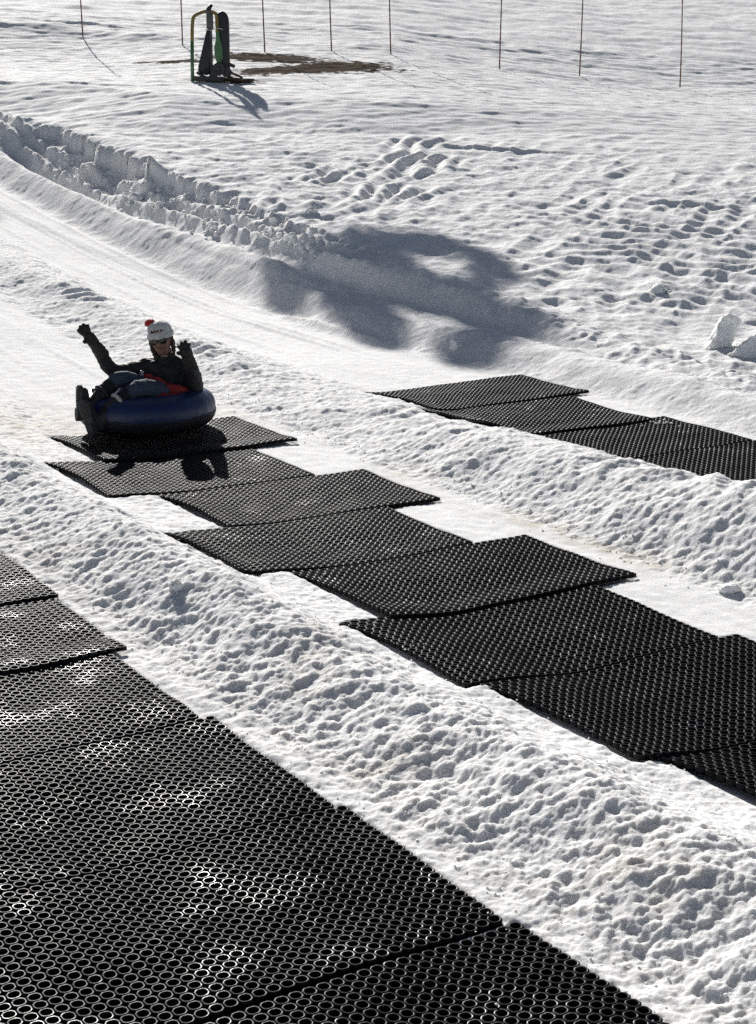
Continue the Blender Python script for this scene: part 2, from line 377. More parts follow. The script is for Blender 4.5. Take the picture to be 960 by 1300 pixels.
# ------------------------------------------------------------------ rubber ring mats
def rubber():
    m, n, l, b = node_mat('black_rubber')
    tc = n.new('ShaderNodeTexCoord'); geo = n.new('ShaderNodeNewGeometry')
    a = n.new('ShaderNodeTexNoise'); a.inputs['Scale'].default_value = 3.0; a.inputs['Detail'].default_value = 5
    l.new(geo.outputs['Position'], a.inputs['Vector'])
    cr = n.new('ShaderNodeValToRGB'); cr.color_ramp.elements[0].color = (.007, .007, .008, 1); cr.color_ramp.elements[1].color = (.019, .019, .019, 1)
    l.new(a.outputs['Fac'], cr.inputs[0]); l.new(cr.outputs[0], b.inputs['Base Color'])
    mr = n.new('ShaderNodeMapRange'); mr.inputs[1].default_value = .35; mr.inputs[2].default_value = .7; mr.inputs[3].default_value = .46; mr.inputs[4].default_value = .36
    l.new(a.outputs['Fac'], mr.inputs[0])
    wt = n.new('ShaderNodeTexNoise'); wt.inputs['Scale'].default_value = 2.6; wt.inputs['Detail'].default_value = 6; wt.inputs['Roughness'].default_value = .7; l.new(geo.outputs['Position'], wt.inputs['Vector'])
    wm = n.new('ShaderNodeMapRange'); wm.inputs[1].default_value = .54; wm.inputs[2].default_value = .70; vd = n.new('ShaderNodeVectorMath'); vd.operation = 'DOT_PRODUCT'; vd.inputs[1].default_value = (CV, SV, 0); l.new(geo.outputs['Position'], vd.inputs[0])
    vm = n.new('ShaderNodeMapRange'); vm.inputs[1].default_value = 2.6; vm.inputs[2].default_value = 3.3; vm.inputs[3].default_value = 0; vm.inputs[4].default_value = .055; l.new(vd.outputs['Value'], vm.inputs[0])
    ws = n.new('ShaderNodeMath'); ws.operation = 'SUBTRACT'; l.new(wt.outputs['Fac'], ws.inputs[0]); l.new(vm.outputs[0], ws.inputs[1])   # only the low nearest lane holds much meltwater
    l.new(ws.outputs[0], wm.inputs[0])
    mxr = n.new('ShaderNodeMix'); l.new(wm.outputs[0], mxr.inputs[0]); l.new(mr.outputs[0], mxr.inputs[2]); mxr.inputs[3].default_value = .23     # meltwater film
    l.new(mxr.outputs[0], b.inputs['Roughness'])
    f = n.new('ShaderNodeTexNoise'); f.inputs['Scale'].default_value = 260; l.new(geo.outputs['Position'], f.inputs['Vector'])
    bp = n.new('ShaderNodeBump'); bp.inputs['Strength'].default_value = .12; bp.inputs['Distance'].default_value = .003
    l.new(f.outputs['Fac'], bp.inputs['Height']); l.new(bp.outputs[0], b.inputs['Normal'])
    b.inputs['Specular IOR Level'].default_value = .17
    spw = n.new('ShaderNodeMapRange'); l.new(wm.outputs[0], spw.inputs[0]); spw.inputs[3].default_value = .05; spw.inputs[4].default_value = .5; l.new(spw.outputs[0], b.inputs['Specular IOR Level'])
    return m
RUBBER = rubber()

def cell(lod):
    """one ring of the mat in unit pitch: vertex list (x, y, z in metres) and quads"""
    T = .020
    cc = .755
    base = [0, math.atan2(cc - .5, .5), math.pi / 4, math.atan2(.5, cc - .5)] if lod == 2 else [math.atan2(cc - .5, .5), math.atan2(.5, cc - .5)]
    ang = [q + k * math.pi / 2 for k in range(4) for q in base]
    def octr(t):
        c, s = abs(math.cos(t)), abs(math.sin(t))
        return min(.5 / max(c, 1e-6), .5 / max(s, 1e-6), cc / (c + s))
    rings = []
    if lod == 2:
        rings = [(lambda t: .335, -T), (lambda t: .345, -.0045), (lambda t: .358, -.0012), (lambda t: .374, 0.0), (lambda t: octr(t) - .048, 0.0),
                 (lambda t: octr(t) - .030, -.0012), (lambda t: octr(t) - .006, -.0045), (lambda t: octr(t), -T)]
    else:
        rings = [(lambda t: .335, -T), (lambda t: .352, -.003), (lambda t: .374, 0.0), (lambda t: octr(t) - .045, 0.0), (lambda t: octr(t) - .015, -.003), (lambda t: octr(t), -T)]
    n = len(ang); V = []; F = []
    for fr, z in rings:
        for t in ang: V.append((fr(t) * math.cos(t), fr(t) * math.sin(t), z))
    for r in range(len(rings) - 1):
        for k in range(n):
            k2 = (k + 1) % n
            F.append((r * n + k, (r + 1) * n + k, (r + 1) * n + k2, r * n + k2))
    q = len(V); V += [(-.5, -.5, -T), (.5, -.5, -T), (.5, .5, -T), (-.5, .5, -T)]; F.append((q, q + 1, q + 2, q + 3))
    return np.array(V), np.array(F)
CELLS = {1: cell(1), 2: cell(2)}

def build_mat(u0, u1, vl, vr, rot, lod, lift, seed):
    p = .05
    na = max(1, round((u1 - u0) / p)); nb = max(1, round((vr - vl) / p))
    CVt, CF = CELLS[lod]
    pa = (u1 - u0) / na; pb = (vr - vl) / nb
    ga, gb = np.meshgrid(np.arange(na), np.arange(nb), indexing='ij')
    ca = (ga.ravel() + .5) * pa; cb = (gb.ravel() + .5) * pb
    a = ca[:, None] + CVt[None, :, 0] * pa; b = cb[:, None] + CVt[None, :, 1] * pb
    zl = np.repeat(CVt[None, :, 2], len(ca), 0)
    F = (CF[None] + (np.arange(len(ca)) * len(CVt))[:, None, None]).reshape(-1, 4)
    a = a.ravel(); b = b.ravel(); zl = zl.ravel()
    L, W = u1 - u0, vr - vl
    c, s_ = math.cos(R(rot)), math.sin(R(rot))
    da, db = a - L / 2, b - W / 2
    u = (u0 + u1) / 2 + da * c - db * s_; v = (vl + vr) / 2 + da * s_ + db * c
    x, y = to_xy(u, v)
    z = terrain(x, y, False)
    rnd = random.Random(seed)
    z = z + .012 + zl + lift * sst(L - .30, L - .04, a)                  # its lower end rides up on the next mat
    z = z + (.020 if vl < 3 else .011) * gnoise(u / .6, v / .6, 500) + .0045 * gnoise(u / .2, v / .2, 530 + seed) * sst(0, .2, a) * sst(0, .2, L - a)
    z = z + .3 * lift * np.exp(-((L - a) / .10) ** 2) * gnoise(v / .5, v * 0 + seed, 560)
    en = .012 * gnoise(u / .3, v * 0 + seed, 600)
    en = en * np.abs(db) / W - (.07 * (np.exp(-a / .16) - .25) - .03 * np.sin(math.pi * a / L)) * np.clip(1 - b / .5, 0, 1) * (vl > 3)
    x = x + en * CV; y = y + en * SV
    cx, cy_ = to_xy((u0 + u1) / 2, (vl + vr) / 2); cz = gzs(cx, cy_)
    me = np_mesh('rubber_mat', np.stack([x - cx, y - cy_, z - cz], 1), F)
    o = link('rubber_mat', me, RUBBER); o.location = (cx, cy_, cz)
    return o

MAT_OBJS = []
for k, mt in enumerate(MATS): MAT_OBJS.append(build_mat(*mt, k))
ML = ['black ring mat at the left picture edge, farthest up the lane nearest the camera',
      'second ring mat down the nearest lane, its lower corner poking onto the snow',
      'third black ring mat down the nearest lane, set back from the snow edge',
      'pale glinting ring mat in the middle of the nearest lane, wet patches on it',
      'big foreground ring mat just above the wide dark seam',
      'ring mat below the wide dark seam at the bottom of the picture',
      'topmost ring mat of the middle lane, under the blue snow tube',
      'ring mat just below the tube, carrying the shadow of the rider',
      'third ring mat of the middle lane, its right corner sticking out past the shadow mat',
      'fourth ring mat of the middle lane, its pointed left corner over a white snow gap',
      'fifth ring mat of the middle lane, right corner jutting toward brown stained snow',
      'sixth ring mat of the middle lane, its pointed left corner at the second white gap',
      'seventh ring mat of the middle lane, running off the right picture edge',
      'lowest ring mat of the middle lane, cut by the right picture edge',
      'topmost ring mat of the far right lane, next to the tree shadow',
      'slightly turned ring mat, second from the top of the far right lane',
      'third ring mat of the far right lane, with white ice flecks near its corner',
      'lowest ring mat of the far right lane at the right picture edge']
for k, o in enumerate(MAT_OBJS):
    lane = 0 if k < 6 else 1 if k < 14 else 2
    tag(o, ML[k], 'mat', ('ring mats of the nearest lane', 'ring mats of the middle lane', 'ring mats of the far right lane')[lane])

# ------------------------------------------------------------------ modelling helpers
def bm_obj(name, bm, mat, parent=None, smooth=True):
    me = bpy.data.meshes.new(name); bmesh.ops.recalc_face_normals(bm, faces=bm.faces); bm.to_mesh(me); bm.free()
    return link(name, me, mat, parent, smooth)

def bake(name, tmp, mat, parent):
    bpy.context.view_layer.update()
    dg = bpy.context.evaluated_depsgraph_get()
    me = bpy.data.meshes.new_from_object(tmp.evaluated_get(dg)); me.name = name
    old = tmp.data; bpy.data.objects.remove(tmp); bpy.data.meshes.remove(old)
    me.materials.clear()
    return link(name, me, mat, parent)

def skin(name, nodes, edges, mat, parent=None, vox=.009, smooth=6):
    """one continuous surface round a branching skeleton of nodes (x, y, z, radius)"""
    bm = bmesh.new()
    def ball(p, r):
        g = bmesh.ops.create_icosphere(bm, subdivisions=2, radius=r); bmesh.ops.translate(bm, verts=g['verts'], vec=p)
    for a, b in edges:
        A, B = Vector(nodes[a][:3]), Vector(nodes[b][:3]); ra, rb = max(nodes[a][3:]), max(nodes[b][3:])
        n = max(2, int((B - A).length / (.30 * min(ra, rb))))
        for k in range(n + 1): ball(A.lerp(B, k / n), ra + (rb - ra) * k / n)
    me = bpy.data.meshes.new(name + '_skeleton'); bm.to_mesh(me); bm.free()
    o = bpy.data.objects.new(name + '_skeleton', me); COL.objects.link(o)
    md = o.modifiers.new('remesh', 'REMESH'); md.mode = 'VOXEL'; md.voxel_size = vox; md.use_smooth_shade = True
    sm = o.modifiers.new('smooth', 'SMOOTH'); sm.iterations = smooth; sm.factor = .5
    return bake(name, o, mat, parent)

def chain(*idx): return [(idx[k], idx[k + 1]) for k in range(len(idx) - 1)]

def add_tube(bm, pts, rad, seg=10, cap=True):
    pts = [Vector(p) for p in pts]; rads = rad if isinstance(rad, (list, tuple)) else [rad] * len(pts)
    rings = []; up = Vector((0, 0, 1))
    t0 = (pts[1] - pts[0]).normalized()
    nrm = t0.orthogonal().normalized()
    for k, p in enumerate(pts):
        t = (pts[min(k + 1, len(pts) - 1)] - pts[max(k - 1, 0)]).normalized()
        nrm = (nrm - t * nrm.dot(t)).normalized(); bn = t.cross(nrm)
        rings.append([bm.verts.new(p + (nrm * math.cos(2 * math.pi * q / seg) + bn * math.sin(2 * math.pi * q / seg)) * rads[k]) for q in range(seg)])
    for a, b in zip(rings, rings[1:]):
        for q in range(seg): bm.faces.new((a[q], a[(q + 1) % seg], b[(q + 1) % seg], b[q]))
    if cap:
        bm.faces.new(rings[0][::-1]); bm.faces.new(rings[-1])

def curve_pts(P, n=8):
    """Catmull-Rom through the points"""
    P = [Vector(p) for p in P]; Q = [P[0] * 2 - P[1]] + P + [P[-1] * 2 - P[-2]]; out = []
    for k in range(1, len(Q) - 2):
        a, b, c, d = Q[k - 1:k + 3]
        for i in range(n):
            t = i / n
            out.append(.5 * ((2 * b) + (c - a) * t + (2 * a - 5 * b + 4 * c - d) * t * t + (3 * b - a - 3 * c + d) * t ** 3))
    return out + [P[-1]]

def add_box(bm, c, size, rot=None, bevel=0.0):
    r = bmesh.ops.create_cube(bm, size=1.0); vs_ = r['verts']
    M = Matrix.Translation(Vector(c)) @ (rot.to_4x4() if rot else Matrix()) @ Matrix.Diagonal((*size, 1))
    bmesh.ops.transform(bm, matrix=M, verts=vs_)
    if bevel:
        es = list({e for v in vs_ for e in v.link_edges})
        bmesh.ops.bevel(bm, geom=es, offset=bevel, segments=2, affect='EDGES', profile=.6)

def add_lathe(bm, prof, seg=48, wob=None, closed=False):
    rings = []
    for (r, z) in prof:
        rings.append([bm.verts.new(((r + (wob(q / seg * 2 * math.pi, r, z) if wob else 0)) * math.cos(2 * math.pi * q / seg),
                                    (r + (wob(q / seg * 2 * math.pi, r, z) if wob else 0)) * math.sin(2 * math.pi * q / seg), z)) for q in range(seg)])
    rr = list(zip(rings, rings[1:])) + ([(rings[-1], rings[0])] if closed else [])
    for a, b in rr:
        for q in range(seg): bm.faces.new((a[q], a[(q + 1) % seg], b[(q + 1) % seg], b[q]))
    return rings

def add_prism(bm, outline, axis_o, ax, ay, an, thick, bevel=0.0):
    """closed outline in the plane (ax, ay) at axis_o, extruded along an"""
    ax, ay, an, o0 = Vector(ax).normalized(), Vector(ay).normalized(), Vector(an).normalized(), Vector(axis_o)
    A = [bm.verts.new(o0 + ax * x + ay * y - an * thick / 2) for x, y in outline]
    B = [bm.verts.new(o0 + ax * x + ay * y + an * thick / 2) for x, y in outline]
    f1 = bm.faces.new(A[::-1]); f2 = bm.faces.new(B); n = len(A)
    for k in range(n): bm.faces.new((A[k], A[(k + 1) % n], B[(k + 1) % n], B[k]))
    if bevel: bmesh.ops.bevel(bm, geom=list(f1.edges) + list(f2.edges), offset=bevel, segments=2, affect='EDGES', profile=.6)

# ------------------------------------------------------------------ snow tube
M_blue = simple_mat('blue_tube_fabric', (.006, .021, .085), .42, .2, 25, bump=.15)
M_tubeblack = simple_mat('black_tube_cover', (.018, .018, .020), .5, .3, 20, bump=.2)
M_strap = simple_mat('black_webbing', (.015, .015, .017), .8, .2, 80)
TX, TY = -1.845, 12.76
TZ = gzs(TX, TY) + .040
tube = empty('snow_tube', (TX, TY, TZ))
tag(tube, 'round inflated snow tube with blue top and black underside, sliding on the mats', 'snow tube')
RC, RA, ZC, ZA = .365, .178, .148, .145
def tprof(a0, a1, n, grow=0.0):
    out = []
    for k in range(n + 1):
        a = a0 + (a1 - a0) * k / n
        ca, sa = math.cos(a), math.sin(a)
        ex = .85
        out.append((RC + (RA + grow) * math.copysign(abs(ca) ** ex, ca), ZC + (ZA + grow) * math.copysign(abs(sa) ** ex, sa)))
    return out
def wob(t, r, z): return .004 * math.sin(12 * t) * max(0, (z - .1) / .2) + .003 * math.sin(5 * t + 1) + .0025 * math.sin(31 * t + 4 * z)
bm = bmesh.new(); add_lathe(bm, tprof(R(-14), R(200), 26), 96, wob); bm_obj('top_cover', bm, M_blue, tube)
bm = bmesh.new(); add_lathe(bm, tprof(R(-160), R(-10), 20, .006), 96, wob)
bm_obj('bottom_cover', bm, M_tubeblack, tube)
bm = bmesh.new()
rg_ = add_lathe(bm, [(.001, .055), (.10, .050), (.18, .055), (.235, .075)], 48); bm_obj('seat_panel', bm, M_tubeblack, tube)
bm = bmesh.new()
add_tube(bm, curve_pts([((RC + RA + .004) * math.cos(t), (RC + RA + .004) * math.sin(t), 123e-3 + .004 * math.sin(9 * t)) for t in np.linspace(0, 2 * math.pi, 40)], 3), .006, 8, False)
bm_obj('rim_piping', bm, M_tubeblack, tube)
for (ang) in (R(38), R(212)):
    bm = bmesh.new(); c, s_ = math.cos(ang), math.sin(ang); e = .085
    P = [(RC * c * 1.12 - s_ * e, RC * s_ * 1.12 + c * e, .283), (RC * c * 1.18 - s_ * e * .5, RC * s_ * 1.18 + c * e * .5, .325),
         (RC * c * 1.18 + s_ * e * .5, RC * s_ * 1.18 - c * e * .5, .325), (RC * c * 1.12 + s_ * e, RC * s_ * 1.12 - c * e, .283)]
    add_tube(bm, curve_pts(P, 6), .012, 8); bm_obj('grab_handle', bm, M_strap, tube)
bm = bmesh.new()
add_tube(bm, curve_pts([(.31, .16, .30), (.335, .10, .335), (.345, .06, .375), (.352, .045, .34), (.40, -.02, .295), (.44, -.05, .265)], 6), [.010] * 31, 8)
bm_obj('tow_strap', bm, M_strap, tube)

# ------------------------------------------------------------------ person
M_skin = simple_mat('face_skin', (.25, .135, .10), .55, .08, 20)
M_jacket = simple_mat('black_jacket', (.009, .0095, .012), .7, .35, 18, bump=.5)
M_jeans = simple_mat('blue_jeans', (.036, .053, .085), .85, .25, 60, bump=.3)
M_black = simple_mat('black_knit', (.010, .010, .012), .9, .3, 60, bump=.4)
M_glove = simple_mat('black_glove', (.016, .014, .013), .7, .3, 40, bump=.5)
M_boot = simple_mat('charcoal_boot', (.022, .021, .022), .65, .3, 30, bump=.4)
M_sole = simple_mat('grey_rubber_sole', (.030, .030, .031), .8, .25, 40, bump=.3)
M_fur = simple_mat('pale_fleece', (.45, .44, .40), .95, .2, 60, bump=.8, sheen=.4)
M_red = simple_mat('red_garment', (.26, .018, .016), .8, .25, 14, bump=.6)
M_hat = simple_mat('white_knit', (.60, .60, .59), .95, .08, 90, bump=.7, sheen=.3)
M_pom = simple_mat('red_wool', (.50, .03, .028), .95, .25, 40, bump=.8, sheen=.4)
M_maroon = simple_mat('maroon_stitch', (.16, .02, .03), .9, .2, 80)
M_hair = simple_mat('brown_hair', (.050, .026, .014), .55, .4, 60, bump=.6)
M_lens = simple_mat('dark_lens', (.006, .006, .007), .08, .1, 20)
M_lip = simple_mat('lips', (.36, .12, .10), .5, .1, 30)
M_grey = simple_mat('grey_plastic', (.30, .31, .33), .4, .2, 40)

PX, PY = -1.82, 12.75
K = gzs(PX, PY) + .0
body_nodes = [(.16, .07, .24, .115), (.14, .12, .34, .115), (.13, .14, .44, .115), (.125, .13, .515, .085), (.123, .10, .565, .045), (.120, .075, .615, .052),
              (.113, .050, .662, .064), (.104, .058, .722, .086), (.094, .065, .785, .084), (.088, .07, .825, .05),
              (-.03, .12, .50, .055), (-.17, .05, .475, .045), (-.285, .0, .475, .042), (-.345, -.02, .57, .036), (-.385, -.04, .655, .028),
              (.285, .12, .485, .055), (.345, .06, .42, .045), (.36, 0, .345, .045), (.355, -.07, .45, .038), (.345, -.12, .55, .028),
              (.06, .02, .27, .075), (-.10, -.08, .39, .06), (-.215, -.18, .44, .05), (-.30, -.25, .375, .045), (-.385, -.31, .30, .035),
              (.17, -.06, .27, .075), (.05, -.18, .36, .06), (-.06, -.27, .38, .05), (-.165, -.35, .32, .045), (-.27, -.42, .25, .035)]
body_nodes = [(*n[:3], n[3] * (1 if 4 <= i <= 9 else .70)) for i, n in enumerate(body_nodes)]
person = skin('person', body_nodes, chain(0, 1, 2, 3, 4, 5, 6, 7, 8, 9) + chain(3, 10, 11, 12, 13, 14) + chain(3, 15, 16, 17, 18, 19) + chain(0, 20, 21, 22, 23, 24) + chain(0, 25, 26, 27, 28, 29), M_skin, None, .007, 4)
person.location = (PX, PY, K)
tag(person, 'person in a white bobble hat and sunglasses sitting in the blue tube, one arm waving', 'person')
# face relief: nose, chin, brow, cheeks (head tilts a little to the left of the picture)
FACE = Vector((-.10, -1, -.06)).normalized(); UPH = Vector((-.16, .06, 1)); UPH = (UPH - FACE * UPH.dot(FACE)).normalized(); SIDE = UPH.cross(FACE).normalized()
HC = Vector((.104, .055, .722))
def face_pt(s_, h_, d_): return HC + SIDE * s_ + UPH * h_ + FACE * d_
for v in person.data.vertices:
    q = v.co - HC; s_, h_, d_ = q.dot(SIDE), q.dot(UPH), q.dot(FACE)
    if d_ < .02 or abs(h_) > .16 or abs(s_) > .12: continue
    k = .022 * math.exp(-(s_ / .014) ** 2 - ((h_ + .028) / .026) ** 2) + .010 * math.exp(-(s_ / .03) ** 2 - ((h_ + .098) / .02) ** 2)
    k += .006 * math.exp(-((abs(s_) - .042) / .02) ** 2 - ((h_ + .035) / .022) ** 2) - .006 * math.exp(-((abs(s_) - .033) / .016) ** 2 - ((h_ - .003) / .014) ** 2)
    v.co += FACE * k
def kid(o): o.parent = person; return o

jacket = skin('jacket', [(.175, .09, .28, .150), (.15, .12, .35, .150), (.14, .14, .43, .148), (.130, .14, .490, .115), (.124, .11, .560, .064), (.121, .09, .592, .066), (.119, .085, .610, .064),
      (-.03, .12, .490, .080), (-.10, .08, .478, .070), (-.19, .04, .470, .066), (-.275, .0, .474, .062), (-.325, -.012, .535, .056), (-.365, -.03, .62, .050),
      (.285, .12, .480, .085), (.335, .07, .42, .082), (.362, .0, .350, .074), (.362, -.05, .42, .070), (.352, -.10, .51, .060), (.05, .13, .46, .115), (.22, .13, .45, .12)],
      chain(0, 1, 2, 3, 4, 5, 6) + chain(3, 18, 7, 8, 9, 10, 11, 12) + chain(3, 19, 13, 14, 15, 16, 17) + chain(1, 18) + chain(1, 19), M_jacket, person)
def crumple(o, amp, freq, seed=0):
    me = o.data; n = len(me.vertices); co = np.empty(n * 3, np.float32); no = np.empty(n * 3, np.float32)
    me.vertices.foreach_get('co', co); me.vertices.foreach_get('normal', no); co = co.reshape(-1, 3); no = no.reshape(-1, 3)
    d = amp * fbm(co[:, 0] * freq + co[:, 1] * freq * .6 + seed, co[:, 2] * freq * 1.6 + co[:, 1] * freq * .5, 3, seed)
    me.vertices.foreach_set('co', (co + no * d[:, None]).astype(np.float32).ravel()); me.update()
crumple(jacket, .009, 9, 3)
jeans = skin('jeans', [(.17, .05, .25, .135), (.06, .02, .285, .095), (-.02, -.03, .345, .088), (-.11, -.09, .405, .080), (-.18, -.15, .440, .070), (-.225, -.185, .440, .064), (-.265, -.22, .405, .060),
      (.17, -.06, .27, .095), (.09, -.14, .335, .090), (.01, -.215, .375, .080), (-.045, -.26, .390, .070), (-.085, -.29, .375, .064), (-.125, -.32, .345, .060)],
      chain(0, 1, 2, 3, 4, 5, 6) + chain(0, 7, 8, 9, 10, 11, 12), M_jeans, person)
crumple(jeans, .005, 12, 5)
def leg_wear(shin, ankle, cuff, heel, ball, toe, nrm, tilt):
    shin, ankle, cuff = Vector(shin), Vector(ankle), Vector(cuff)
    lg = skin('gaiter', [(*shin, .062), (*(shin.lerp(ankle, .35)), .067), (*(shin.lerp(ankle, .75)), .058), (*ankle, .052)], chain(0, 1, 2, 3), M_black, person); crumple(lg, .005, 20, 2)
    heel, ball, toe = Vector(heel), Vector(ball), Vector(toe); up = Vector(nrm).normalized()
    bt = skin('boot', [(*cuff, .062), (*ankle.lerp(cuff, .35), .058), (*(heel + up * .075), .056), (*(heel.lerp(ball, .5) + up * .060), .052), (*(ball + up * .045), .050), (*(toe + up * .035), .040)],
              chain(0, 1, 2, 3, 4, 5), M_boot, person); crumple(bt, .004, 26, 7)
    # fleece rim round the boot top
    d = (ankle - shin).normalized(); a = d.orthogonal().normalized(); b = d.cross(a); bm = bmesh.new(); rnd = random.Random(3)
    ring = [cuff - d * .012 + (a * math.cos(t) + b * math.sin(t)) * (.066 + rnd.uniform(-.004, .004)) for t in np.linspace(0, 2 * math.pi, 22)]
    add_tube(bm, ring, [.014 + rnd.uniform(-.003, .004) for _ in ring], 7, False); fl = bm_obj('boot_fleece', bm, M_fur if tilt else M_boot, bt)
    # sole: foot outline swept to a slab with a heel block
    ax = (toe - heel).normalized(); ay = up.cross(ax).normalized()
    L = (toe - heel).length + .10
    wd = 1.22
    ol = [(-.05, -.030), (-.062, 0), (-.05, .030), (0, .040), (L * .30, .036), (L * .5, .047), (L * .68, .050), (L * .83, .036), (L * .88, .005), (L * .84, -.028), (L * .68, -.046), (L * .5, -.044), (L * .3, -.034), (0, -.038)]
    ol = [(p_, q_ * wd) for p_, q_ in ol]
    bm = bmesh.new(); add_prism(bm, ol, heel - ax * 0, ax, ay * 1.0, up, .026, .006)
    add_prism(bm, [(-.05, -.027), (-.058, 0), (-.05, .027), (0, .036), (.045, .034), (.045, -.034), (0, -.034)], heel - up * .020, ax, ay, up, .018, .004)
    for q in range(6):
        add_box(bm, heel + ax * (L * (.38 + .08 * q)) - up * .016, (.012, .07, .010), Matrix((ax, ay, up)).transposed(), .002)
    bm_obj('sole', bm, M_sole, bt)
leg_wear((-.265, -.22, .405), (-.375, -.305, .30), (-.33, -.27, .345), (-.490, -.375, .215), (-.495, -.385, .315), (-.480, -.385, .375), (.85, .50, .12), 0)
leg_wear((-.125, -.32, .345), (-.270, -.42, .245), (-.195, -.372, .298), (-.375, -.510, .120), (-.415, -.505, .225), (-.430, -.495, .285), (.50, .84, .14), 1)

def glove(name, wrist0, wrist, palm, tips, thumb, r=.016):
    N = [(*wrist0, .058), (*(Vector(wrist0).lerp(Vector(wrist), .6)), .054), (*wrist, .040, .046), (*palm, .036, .050)]; E = chain(0, 1, 2, 3)
    pw = Vector(palm); wv = Vector(wrist)
    for t in tips:
        t = Vector(t); k = len(N); base = pw.lerp(t, .32); mid = pw.lerp(t, .70) + Vector((0, -.008, 0))
        N += [(*base, r * 1.15), (*mid, r * 1.05), (*t, r * .85)]; E += [(3, k), (k, k + 1), (k + 1, k + 2)]
    k = len(N); th = Vector(thumb); b0 = wv.lerp(pw, .55)
    N += [(*(b0.lerp(th, .5)), r * 1.25), (*th, r)]; E += [(2, k), (k, k + 1)]
    g = skin(name, N, E, M_glove, person, .005, 3); crumple(g, .003, 30, 9); return g
glove('glove', (-.355, -.028, .615), (-.405, -.05, .70), (-.440, -.062, .755), [(-.520, -.085, .812), (-.508, -.075, .842), (-.485, -.065, .856), (-.455, -.055, .848)], (-.470, -.118, .735), .019)
glove('glove', (.350, -.105, .53), (.332, -.128, .61), (.322, -.138, .655), [(.262, -.155, .700), (.285, -.150, .728), (.318, -.145, .738), (.348, -.140, .715)], (.262, -.165, .650))

red = skin('red_wrap', [(-.125, -.03, .405, .030), (-.06, -.03, .420, .034), (.01, -.06, .420, .045), (.08, -.09, .385, .055), (.16, -.10, .345, .062), (.24, -.08, .320, .065), (.31, -.03, .305, .050),
      (.08, -.20, .310, .040), (.16, -.22, .300, .040), (.24, -.18, .295, .045)], chain(0, 1, 2, 3, 4, 5, 6) + chain(3, 7, 8, 9) , M_red, person)
crumple(red, .016, 18, 12)
bm = bmesh.new(); add_box(bm, (-.045, -.045, .468), (.032, .024, .045), Matrix.Rotation(.2, 3, 'Y'), .005); add_box(bm, (-.043, -.060, .478), (.022, .010, .016), None, .003); bm_obj('buckle', bm, M_grey, jacket)
bm = bmesh.new(); add_box(bm, (.135, .008, .598), (.050, .006, .008), Matrix.Rotation(.12, 3, 'Y'), .002); bm_obj('collar_tag', bm, M_grey, jacket)

# hat: knitted dome with turned-up rim, stitched marks and a bobble
HM = Matrix.Translation(HC + UPH * .022 - FACE * .006) @ Matrix((SIDE, -FACE, UPH)).transposed().to_4x4()
bm = bmesh.new()
prof = [(.104, -.006), (.109, -.004), (.112, .015), (.111, .040), (.106, .046), (.104, .050), (.101, .070), (.092, .096), (.074, .118), (.048, .133), (.02, .139), (.001, .140)]
add_lathe(bm, prof, 72, lambda t, r, z: .0028 * math.sin(30 * t) * (r > .03))
bmesh.ops.transform(bm, matrix=HM @ Matrix.Diagonal((.93, 1.0, .90, 1)), verts=bm.verts); hat = bm_obj('hat', bm, M_hat, person); crumple(hat, .005, 22, 31)
bm = bmesh.new(); bmesh.ops.create_icosphere(bm, subdivisions=4, radius=.035); rnd = random.Random(8)
for v in bm.verts: v.co *= 1 + rnd.uniform(-.14, .16)
bmesh.ops.transform(bm, matrix=HM @ Matrix.Translation((-.068, .015, .116)) @ Matrix.Diagonal((1.15, 1, .85, 1)), verts=bm.verts); bm_obj('bobble', bm, M_pom, hat)
bm = bmesh.new()
def on_hat(t, z):   # a point on the hat front
    rr = float(np.interp(z, [p[1] for p in prof[1:]], [p[0] for p in prof[1:]])) + .0025
    return HM @ Vector((rr * math.sin(t) * .93, -rr * math.cos(t), z * .90))
strokes = [[(-.42, .078), (-.50, .070), (-.46, .058), (-.36, .060), (-.36, .069), (-.42, .069)], [(-.27, .060), (-.22, .079), (-.17, .061)], [(-.08, .080), (-.08, .061), (.02, .062)],
           [(.08, .062), (.09, .080), (.19, .078), (.10, .071), (.20, .062)], [(.28, .079), (.37, .078), (.33, .060)], [(.45, .061), (.47, .079), (.55, .066)]]
for st_ in strokes: add_tube(bm, [on_hat(t, z) for t, z in st_], .0042, 6)
bm_obj('stitched_lettering', bm, M_maroon, hat)
# sunglasses
bm = bmesh.new()
for sg in (-1, 1):
    ol = [(.029 * math.cos(t) * (1 + .12 * math.sin(t)), .023 * math.sin(t) * (1 if math.sin(t) > 0 else 1.15)) for t in np.linspace(0, 2 * math.pi, 20, endpoint=False)]
    add_prism(bm, ol, face_pt(sg * .037, .004, .094), SIDE + FACE * (-.25 * sg), UPH, FACE + SIDE * .25 * sg, .006, .002)
gl = bm_obj('sunglasses', bm, M_lens, person)
bm = bmesh.new(); add_tube(bm, curve_pts([face_pt(-.012, .012, .100), face_pt(0, .016, .103), face_pt(.012, .012, .100)], 4), .0028, 6)
bm_obj('nose_bridge', bm, M_lens, gl)
for sg in (-1, 1):
    bm = bmesh.new(); add_tube(bm, curve_pts([face_pt(sg * .064, .012, .084), face_pt(sg * .083, .010, .05), face_pt(sg * .088, .004, .0)], 5), .003, 6); bm_obj('temple', bm, M_lens, gl)
bm = bmesh.new(); add_tube(bm, curve_pts([face_pt(-.026, -.060, .086), face_pt(-.010, -.064, .097), face_pt(.010, -.064, .097), face_pt(.026, -.060, .086)], 5), [.002] + [.0055] * 14 + [.002], 7); bm_obj('mouth', bm, M_lip, person)
hair_nodes = []
